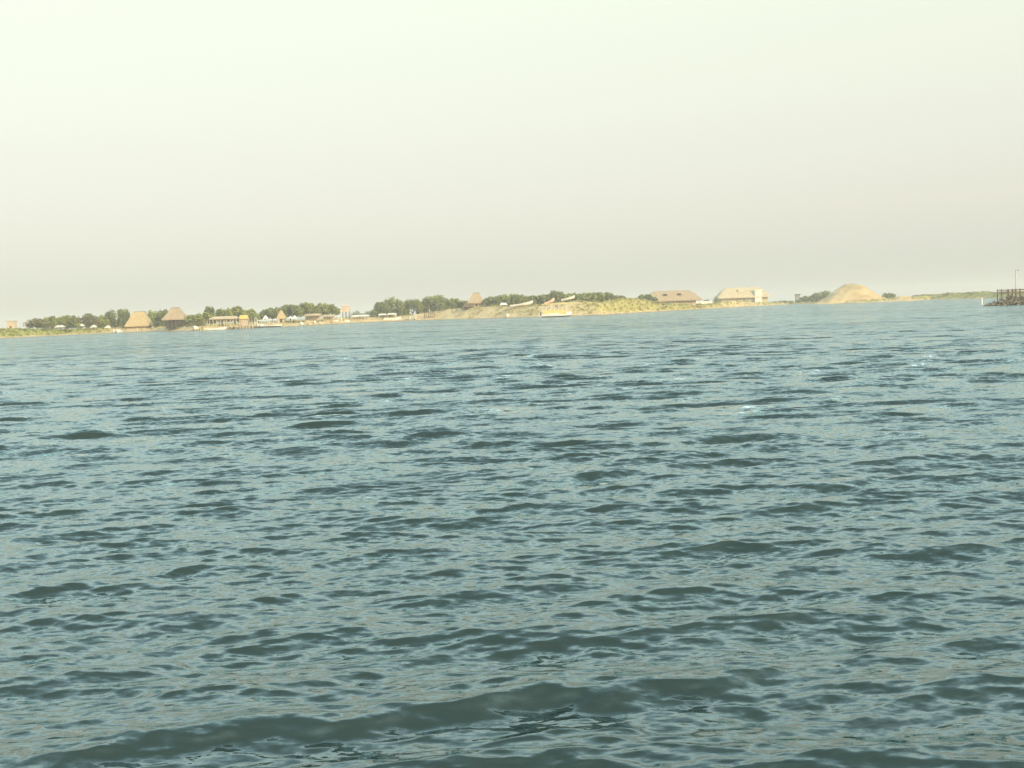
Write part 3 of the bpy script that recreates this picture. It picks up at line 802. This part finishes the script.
def panga(name, pos, L_, B, H_, sheer, rz, label, hullmat='white', motor=True, tilt=0.0, group=None, cat='boat', awning=None):
    root = thing(name, pos, label, cat, group, rz); root.rotation_euler = (0, -tilt, rz)
    hull_mb(L_, B, H_, sheer).build('hull', M[hullmat], root, smooth=False)
    for f in (-.28, .0, .22):
        MB().box(L_*f-.16, L_*f+.16, -B*.36, B*.36, H_*.62, H_*.70).build('bench', M['pale_wood'], root)
    if motor:
        m = MB().box(-L_/2-.50, -L_/2-.06, -.2, .2, H_*.75, H_+.55).build('outboard_motor', M['motor'], root, bevel=.06)
        MB().tube((-L_/2-.3, 0, H_*.75), (-L_/2-.36, 0, -.35), .08).build('shaft', M['motor'], m)
    if awning:
        z = H_ + 1.75
        for x in (-L_*.3, L_*.1):
            for y in (-B*.42, B*.42):
                MB().tube((x, y, H_*.9), (x, y, z), .035).build('awning_pole', M['white'], root)
        MB().box(-L_*.34, L_*.14, -B*.48, B*.48, z, z+.07).build('awning', M[awning], root)
    return root
def afloat(u, t): p = on_ground(u, t); return Vector((p.x, p.y, 0.05))
def shore_boat(u0, u1, t, label, H_=.8, sheer=.5, tilt=0.0, rz=0.0, mat='white', lift=0.0, group='small boats along the far shore', B=1.7, motor=True, float_=False, name='skiff'):
    uc = (u0+u1)/2; s = px2m(uc, t); p = afloat(uc, t) if float_ else on_ground(uc, t) + Vector((0, 0, .2 + lift))
    return panga(name, p, (u1-u0)*s/max(.3, math.cos(rz)), B, H_, sheer, rz, label, mat, motor, tilt, group)
shore_boat(203, 226, -3, 'long low white boat floating in front of the long post shelter', .75, .5, float_=True, B=2.0)
def bow_on(u, t, label, B=1.5, H_=1.0, float_=False):
    p = afloat(u, t) if float_ else on_ground(u, t) + Vector((0, 0, .22))
    return panga('skiff', p, 4.2, B, H_, .45, R(-90 + 12 * math.sin(u)), label, 'white', False, 0.05, 'small boats along the far shore')
bow_on(113.8, -2.5, 'left of two small white bow-on boats in the water below the dark round tree', 1.3, .95, True)
bow_on(118.6, -3.0, 'right of two small white bow-on boats in the water below the dark round tree', 1.6, 1.05, True)
bow_on(195, 3, 'rounded white boat drawn up between the peaked hut and the long post shelter', 2.1, 1.0)
bow_on(301.5, 1.0, 'whitish boat drawn up on the waterline below the reddish brown scrub', 1.5, 1.0)
bow_on(314.5, 4.5, 'small pale boat left of the short flat one, in front of the pavilion with posts', 1.3, .95)
shore_boat(318, 323.2, 4.5, 'short flat white boat drawn up in front of the lower pale pavilion', .7, .4)
shore_boat(332.5, 338.5, 7, 'flat white boat on the beach left of the thin water tower', .6, .35)
shore_boat(344, 349.5, 4.0, 'small white boat on the beach in front of the pink cabin on stilts', .7, .4)
shore_boat(383.5, 400.5, 5.0, 'long white boat drawn up in front of the whiter canopy tent', .85, .4, B=2.0)
bow_on(409.3, 3.0, 'left of two white boats pointing at the camera, left of the brown pilings', 1.3, 1.2)
bow_on(415.2, 3.0, 'right of two white boats pointing at the camera, nearer the brown pilings', 1.2, 1.2)
bow_on(507.3, 1.8, 'small white boat at the waterline under the white canopy shelter', 1.3, 1.1)
shore_boat(510, 533.5, 16.5, 'long grey-white beached boat with its bow raised to the right, atop the bank', .9, .9, tilt=.10, mat='off_white', lift=.3, B=2.2)
shore_boat(544.5, 555.5, 16, 'short beached boat with a pinkish bow pointing up, behind the yellow passenger boat', .8, 1.0, tilt=.30, mat='cloth_pink', lift=.7, B=1.9)
shore_boat(561.5, 575.5, 17, 'yellow-white beached boat propped steeply on the bank above the yellow passenger boat', .7, .8, tilt=.17, mat='off_white', lift=1.1, B=1.9)

def tour_boat(u0, u1, t, label, tall, hull='white', roof='yellow_canvas', name='passenger_boat', nposts=6, rail=True, hullh=.95, solid=.62, group=None, panel='white', ph=.75, inside=False):
    uc = (u0+u1)/2; s = px2m(uc, t); L_ = (u1-u0)*s; p = afloat(uc, t)
    B = min(3.2, L_*.30)
    root = thing(name, p, label, 'boat', group)
    hull_mb(L_, B, hullh, .30).build('hull', M[hull], root)
    low = hull_mb(L_*.99, B*1.04, .42, .1).build('bottom_paint_and_shade', M['hull_dark'], root)  # bottom paint, made taller to put the hull's shadow in as well
    x0, x1 = -L_*.46, L_*.34
    for i in range(nposts):
        x = x0 + (x1-x0)*i/(nposts-1)
        for y in (-B*.45, B*.45):
            MB().tube((x, y, hullh*.8), (x, y, tall), .07).build('post', M['white'], root)
    MB().loft([[(x0-.3, -B*.55, tall), (x0-.3, B*.55, tall), (x0-.3, B*.3, tall+.3), (x0-.3, -B*.3, tall+.3)],
               [(x1+.4, -B*.55, tall), (x1+.4, B*.55, tall), (x1+.4, B*.3, tall+.3), (x1+.4, -B*.3, tall+.3)]]).build('canopy', M[roof], root)
    if rail:
        for y in (-B*.46, B*.46):
            MB().box(x0, x0+(x1-x0)*solid, y-.03, y+.03, hullh*.8, hullh+ph).build('side_panel', M[panel], root)
    if inside:                           # added dark block, painted as the shade under the canopy
        MB().box(x0+.2, x0+2.4, -B*.34, B*.34, hullh*.7, hullh+.9).build('shade_block', M['hull_dark'], root, bevel=.05)
    for i in range(4):
        x = x0 + (x1-x0)*(i+.5)/4.5
        MB().box(x-.2, x+.2, -B*.38, B*.38, hullh*.7, hullh+.35).build('bench', M['pale_wood'], root)
    MB().box(-L_/2-.45, -L_/2-.05, -.25, .25, hullh*.5, hullh+.6).build('outboard_motor', M['motor'], root, bevel=.05)
    return root
b = tour_boat(541.0, 571.5, -26, 'passenger boat with a white hull and a long yellow canopy, moored below the bank', 5.3, nposts=7, hullh=1.6, ph=1.15, solid=.95, panel='yellow_canvas', inside=True)
b.rotation_euler.z = R(4)
b = tour_boat(257, 281.5, -3, 'low white boat with upright canopy posts, moored right of the wooden dock', 2.9, roof='canvas', solid=.3, hullh=.8)

# ------------------------------------------------------------------ dock, pilings, marker, jetty
def dock():
    u0, u1, t = 231, 257, -4
    p, q = on_ground(u0, t), on_ground(u1, t); c = (p + q) / 2; c.z = 0
    root = thing('wooden_dock', c, 'low wooden dock with a pale deck on dark stilts before the post shelter', 'dock')
    root.rotation_euler.z = math.atan2(q.y - p.y, q.x - p.x); L_ = (q - p).length
    MB().box(-L_/2, L_/2, -1.3, 1.3, .95, 1.25).build('deck', M['pale_wood'], root)
    for i in range(8):
        x = -L_/2 + .4 + (L_-.8)*i/7
        for y in (-1.1, 1.1):
            MB().tube((x, y, -1.2), (x, y, .95), .14).build('stilt', M['dark_wood'], root)
    fr = thing('arch_frame', c + Vector(((255.2-244)*px2m(250, t), 0, 1.25)), 'white hoop-shaped frame standing at the right end of the wooden dock', 'frame')
    fr.rotation_euler.z = root.rotation_euler.z
    w = 1.1; m = MB(); prev = None
    for k in range(9):
        a = math.pi * k / 8; pt = Vector((-w * math.cos(a) * .9, 0, 2.3 + .7 * math.sin(a)))
        if prev: m.tube(prev, pt, .13)
        prev = pt
    m.build('arch', M['white'], fr)
    for x in (-.99, .99): MB().tube((x, 0, 0), (x, 0, 2.3), .13).build('leg', M['white'], fr)
dock()
def pile(u, t, h, r, mat, label, group, name='wooden_post', float_=False, cat='post', k=0):
    p = on_ground(u, t)
    if float_: p.z = 0
    root = thing(name, p, label, cat, group)
    a = random.Random(int(u*10)).uniform(-.06, .06)
    MB().tube((0, 0, -1.2), (a*h, 0, h), r, r*.85, 9).build('shaft', M[mat], root)
    MB().tube((a*h, 0, h), (a*h*1.02, 0, h+.10), r*.95, r*.5, 9).build('top', M['wood'], root)
for u in (193.4, 196.2, 198.8, 201.6):
    pile(u, -4, 1.25, .16, 'dark_wood', 'short dark mooring post in the water left of the long low white boat', 'dark mooring posts')
for u in (424.3, 426.2, 428.2, 430.1, 432.0, 434.0):
    pile(u, 6, 3.2, .26, 'wood', 'tall brown piling in the row at the left end of the sand bank', 'brown pilings at the sand bank')

def marker():
    d = ray(981.9, 304.5); Y = -CAM_Z / d.z; p = Vector((d.x*Y, Y, 0)); s = Y / F
    root = thing('marker_post', p, 'slim white marker post standing in the water just left of the dark rocks', 'marker')
    h = 7.0*s
    MB().tube((0, 0, -1.5), (0, 0, h*.86), .9*s, .75*s, 10).build('shaft', M['white'], root)
    MB().tube((0, 0, h*.86), (0, 0, h), .75*s, .25*s, 10).build('cap', M['off_white'], root)
marker()

def rocks_and_jetty():
    Y0 = 305.0; s = Y0 / F
    c = at(1032, 300, Y0); c.z = 0
    xx = lambda u: (u - 1032) * s
    root = thing('rock_mound', c, 'low dark mound of rocks at the right edge carrying the wooden jetty', 'rocks')
    rnd = random.Random(21); bm = bmesh.new()
    def rock(x, y, z, r):
        g = bmesh.ops.create_icosphere(bm, subdivisions=2, radius=1.0)
        sc = Vector((rnd.uniform(.8, 1.4), rnd.uniform(.8, 1.3), rnd.uniform(.55, .9))) * r
        rot = Matrix.Rotation(rnd.uniform(0, 6.28), 3, 'Z') @ Matrix.Rotation(rnd.uniform(-.5, .5), 3, 'X')
        pl = [(Vector((rnd.gauss(0,1), rnd.gauss(0,1), rnd.gauss(0,1))).normalized(), rnd.uniform(.45, .8)) for _ in range(7)]
        for v in g['verts']:
            q = v.co.copy()
            for n_, d_ in pl:
                e = q.dot(n_) - d_
                if e > 0: q -= n_ * e
            q = rot @ Vector((q.x*sc.x, q.y*sc.y, q.z*sc.z)); v.co = q + Vector((x, y, z))
    for i in range(680):
        u = rnd.uniform(985.5, 1085); x = xx(u); e = min(1, (u - 984) / 26)
        y = rnd.uniform(-1, 1) * 3.4 * (.35 + .65*e)
        hmax = (.35 + 2.6 * e ** .9) * (1 - (abs(y) / 4.2) ** 2)
        rock(x, y, rnd.uniform(-.2, max(.1, hmax - .35)), rnd.uniform(.3, .62) * (.65 + .35*e))
    me = bpy.data.meshes.new('stones'); bm.to_mesh(me); bm.free(); me.materials.append(M['rock'])
    link('stones', me, root)
    j = thing('wooden_jetty', c, 'dark timber jetty of posts and long rails on the rocks at right edge', 'jetty')
    zt, z2 = 4.0 + (hor(1012) - 289.4) * s, 4.0 + (hor(1012) - 292.6) * s
    yoff = -.9
    for u, r in ((1000.2, .16), (1011, .24), (1018.6, .24), (1030, .24), (1041, .24), (1052, .24), (1063, .24)):
        for y in (yoff, yoff + 2.6):
            MB().tube((xx(u), y, -.6), (xx(u), y, zt + .15), r, r*.9, 8).build('post', M['dark_wood'], j)
    for y in (yoff - .26, yoff + 2.34):
        MB().box(xx(999.6), xx(1066), y-.07, y+.07, zt-.28, zt).build('rail', M['dark_wood'], j)
        MB().box(xx(1003), xx(1066), y-.07, y+.07, z2-.28, z2).build('rail', M['dark_wood'], j)
    zd = 2.15
    MB().box(xx(1004), xx(1067), yoff+.25, yoff+2.05, zd-.12, zd).build('deck', M['wood'], j)
    MB().tube((xx(1000.2), yoff, .6), (xx(1011), yoff, z2-.3), .09).build('brace', M['dark_wood'], j)
    m = thing('mast', Vector((c.x + xx(1016.6), c.y + .6, zd)), 'thin tall mast rising from the timber jetty with a small lamp box on top', 'mast')
    zm = 4.0 + (hor(1016) - 269.6) * s - zd
    MB().tube((0, 0, -1.5), (0, 0, zm), .06, .04, 8).build('pole', M['wood'], m)
    MB().tube((0, 0, zm - .25), (.75, 0, zm - .05), .035).build('arm', M['concrete'], m)
    MB().box(.55, .95, -.12, .12, zm - .32, zm - .10).build('lamp_box', M['concrete'], m)
    MB().box(.10, .55, -.06, .06, zm - 2.2, zm - 1.6).build('sign_plate', M['off_white'], m)
rocks_and_jetty()

# ------------------------------------------------------------------ sand hills
def sand_hill(prof, t, depth, seed):
    u0, u1 = prof[0][0], prof[-1][0]; rnd = random.Random(seed); vs = []; fs = []
    us = [u0 + (u1-u0)*i/44 for i in range(45)]; nv = 23
    ph = [rnd.uniform(0, 6.3) for _ in range(10)]
    for u in us:
        Y0 = shore_Y((u0+u1)/2) + t
        z = max(0, at(u, lerp(prof, u), Y0).z - .2)
        for j in range(nv):
            f = j/(nv-1)*2 - 1; p = ray(u, hor(u)); Y = Y0 + f*depth
            hgt = z * max(0, 1 - abs(f) ** 1.7) 
            b = sum(math.sin(p.x*Y/l + ph[i] + f*3) * math.sin(Y/(l*.8) + ph[i+4]) for i, l in enumerate((1.1, 2.0, 3.4, 6.0)))
            vs.append((p.x*Y, Y, -.3 + hgt + .42*b*min(1, hgt/2)))
    for i in range(44):
        for j in range(nv-1):
            a = i*nv + j; fs.append((a, a+nv, a+nv+1, a+1))
    o = MB().add(vs, fs).build('sand_hill', SAND, smooth=True)
    return tag(o, kind='structure')
SAND = material('pale_dune_sand', (0.38, 0.27, 0.14), 0.95, 0.1, (0.60, 0.45, 0.24), 0.16, 8)
sand_hill([(814,303),(820,300),(827,296.5),(833,291.5),(839,287.5),(846,284),(853,282.4),(860,283.6),(867,287),(874,291.5),(881,295.5),(886,298),(892,301.5)], 40, 22, 1)
sand_hill([(886,302),(893,298.5),(899,296),(905,294.6),(909,294.8),(912,298),(916,301.5)], 14, 9, 2)

# ------------------------------------------------------------------ people on the beach
def person(pos, h, rz, top, bottom, label, arms=0.25, step=0.10):
    root = thing('person', pos, label, 'person', 'people on the far beach', rz)
    k = h / 1.72
    def skin(name, V, E, rad, mat, rootv=0):
        me = bpy.data.meshes.new(name); me.from_pydata([tuple(Vector(v)*k) for v in V], E, []); o = link(name, me, root)
        sk = o.modifiers.new('skin', 'SKIN'); sl = me.skin_vertices[0].data
        for i, r in enumerate(rad):
            sl[i].radius = (r[0]*k, r[1]*k) if isinstance(r, tuple) else (r*k, r*k)
            sl[i].use_root = (i == rootv)
        ss = o.modifiers.new('smooth', 'SUBSURF'); ss.levels = ss.render_levels = 1
        me.materials.append(mat); return o
    V = [(0,0,.93),(0,0,1.15),(0,0,1.38),(0,0,1.48),(0,-.01,1.58),(0,0,1.70),
         (.19,0,1.38),(.25,-.02,1.10),(.27,-arms,.90),(-.19,0,1.38),(-.25,-.02,1.10),(-.27,-arms*.6,.88),
         (.10,0,.88),(.11,-step,.48),(.11,-step*.3,.07),(.11,-step*.3-.14,.03),(-.10,0,.88),(-.11,step*.5,.48),(-.11,step,.07),(-.11,step-.14,.03)]
    E = [(0,1),(1,2),(2,3),(3,4),(4,5),(2,6),(6,7),(7,8),(2,9),(9,10),(10,11),(0,12),(12,13),(13,14),(14,15),(0,16),(16,17),(17,18),(18,19)]
    rad = [(.15,.10),(.14,.09),(.15,.09),.055,(.085,.10),(.07,.08),.06,.045,.035,.06,.045,.035,.085,.058,.042,.035,.085,.058,.042,.035]
    skin('body', V, E, rad, M['skin'])
    skin('hair', [(0,.02,1.62),(0,.015,1.70),(0,.0,1.74)], [(0,1),(1,2)], [(.09,.09),(.085,.09),(.05,.05)], M['hair'])
    skin('shirt', [(0,0,.92),(0,0,1.15),(0,0,1.37),(.19,0,1.37),(.245,-.02,1.14),(-.19,0,1.37),(-.245,-.02,1.14)],
         [(0,1),(1,2),(2,3),(3,4),(2,5),(5,6)], [(.175,.125),(.165,.115),(.165,.105),.08,.065,.08,.065], top)
    skin('trousers', [(0,0,.95),(.10,0,.86),(.11,-step,.48),(.11,-step*.4,.16),(-.10,0,.86),(-.11,step*.5,.48),(-.11,step*.9,.16)],
         [(0,1),(1,2),(2,3),(0,4),(4,5),(5,6)], [(.17,.12),.105,.078,.065,.105,.078,.065], bottom)
    return root
def bp(u, t): return on_ground(u, t)
person(bp(116.9, 1.0), 1.80, .2, M['cloth_white'], M['cloth_white'], 'person dressed all in white at the waterline between two small white boats')
person(bp(121.8, 2.0), 1.70, .6, M['cloth_dark'], M['cloth_tan'], 'person in dark top and tan trousers on the beach beside the white boats')
person(bp(125.6, 2.2), 1.68, -.5, M['cloth_dark'], M['cloth_pink'], 'person in dark top and pale pink trousers by the broad tan hut')
person(bp(137.0, 5.0), 1.70, .3, M['cloth_pink'], M['cloth_white'], 'person in pink and white on the sand in front of the broad tan hut')
person(bp(151.8, 4.0), 1.75, -.2, M['cloth_white'], M['cloth_tan'], 'person in a white top at the right corner of the broad tan hut')
person(bp(184.3, 3.0), 1.75, .1, M['cloth_white'], M['cloth_pink'], 'person in a white top by the right corner of the peaked orange-brown hut')
person(bp(469.8, 1.5), 1.75, .1, M['cloth_tan'], M['cloth_dark'], 'person in tan top and dark trousers at the foot of the sand bank')
person(bp(540.2, 2.0), 1.78, -.1, M['cloth_pink'], M['cloth_white'], 'person in pale pink and white on the beach left of the yellow passenger boat')

def board():
    p = on_ground(639.5, 13)
    root = thing('leaning_board', p, 'white board leaning on the face of the yellow dune', 'board')
    o = MB().box(-.45, .45, -.06, .06, -.2, 2.7).build('panel', M['white'], root)
    o.rotation_euler = (R(-18), R(-35), 0)
    q = MB().tube((0.6, .9, -.3), (.2, .25, 1.3), .07).build('prop', M['wood'], root)
board()

# ------------------------------------------------------------------ dry grass tufts over the bank, the dune and the spit
def grass(name, leaf, label, lo, hi, n, seed):
    rnd = random.Random(seed); vs, fs, tone = [], [], []
    dens = [(-130, 1), (40, .9), (100, .3), (250, .15), (420, .12), (445, .45), (500, .6), (560, .4), (600, .7), (614, 1.6), (655, 1.6), (700, 1.2), (735, .6), (800, .6), (900, .5), (930, 1.2), (1120, 1)]
    for i in range(n):
        u = rnd.uniform(lo, hi)
        if rnd.random() * 1.6 > lerp(dens, u): continue
        t = 3.5 + 19 * rnd.random() ** 0.8
        p = on_ground(u, t); tn = rnd.uniform(.1, .95); big = rnd.uniform(.35, 1.0) * (1.25 if 612 < u < 700 else 1)
        for k in range(9):
            a = rnd.uniform(0, 6.28); h = big * rnd.uniform(.5, 1); w = .10 + .14 * big
            b = p + Vector((rnd.gauss(0, .35 * big), rnd.gauss(0, .3 * big), -.12))
            d = Vector((math.cos(a) * w, math.sin(a) * w, 0)); tip = b + Vector((rnd.gauss(0, .25), rnd.gauss(0, .25), h + .1))
            q = len(vs); vs += [b - d, b + d, tip + d * .25, tip - d * .25]; fs.append((q, q+1, q+2, q+3))
            tone.append(min(1, max(0, tn + rnd.gauss(0, .12))))
    o = link(name, crown_mesh(name, (vs, fs, tone), LEAF[leaf]))
    tag(o, label, 'grass', kind='stuff')
grass('dry_grass', 'grass', 'tufts of dry yellow grass over the bank and the dune', 60, 1110, 4700, 77)
grass('green_grass', 'light', 'low green grass on the shore below the leftmost trees', -100, 108, 1500, 78)
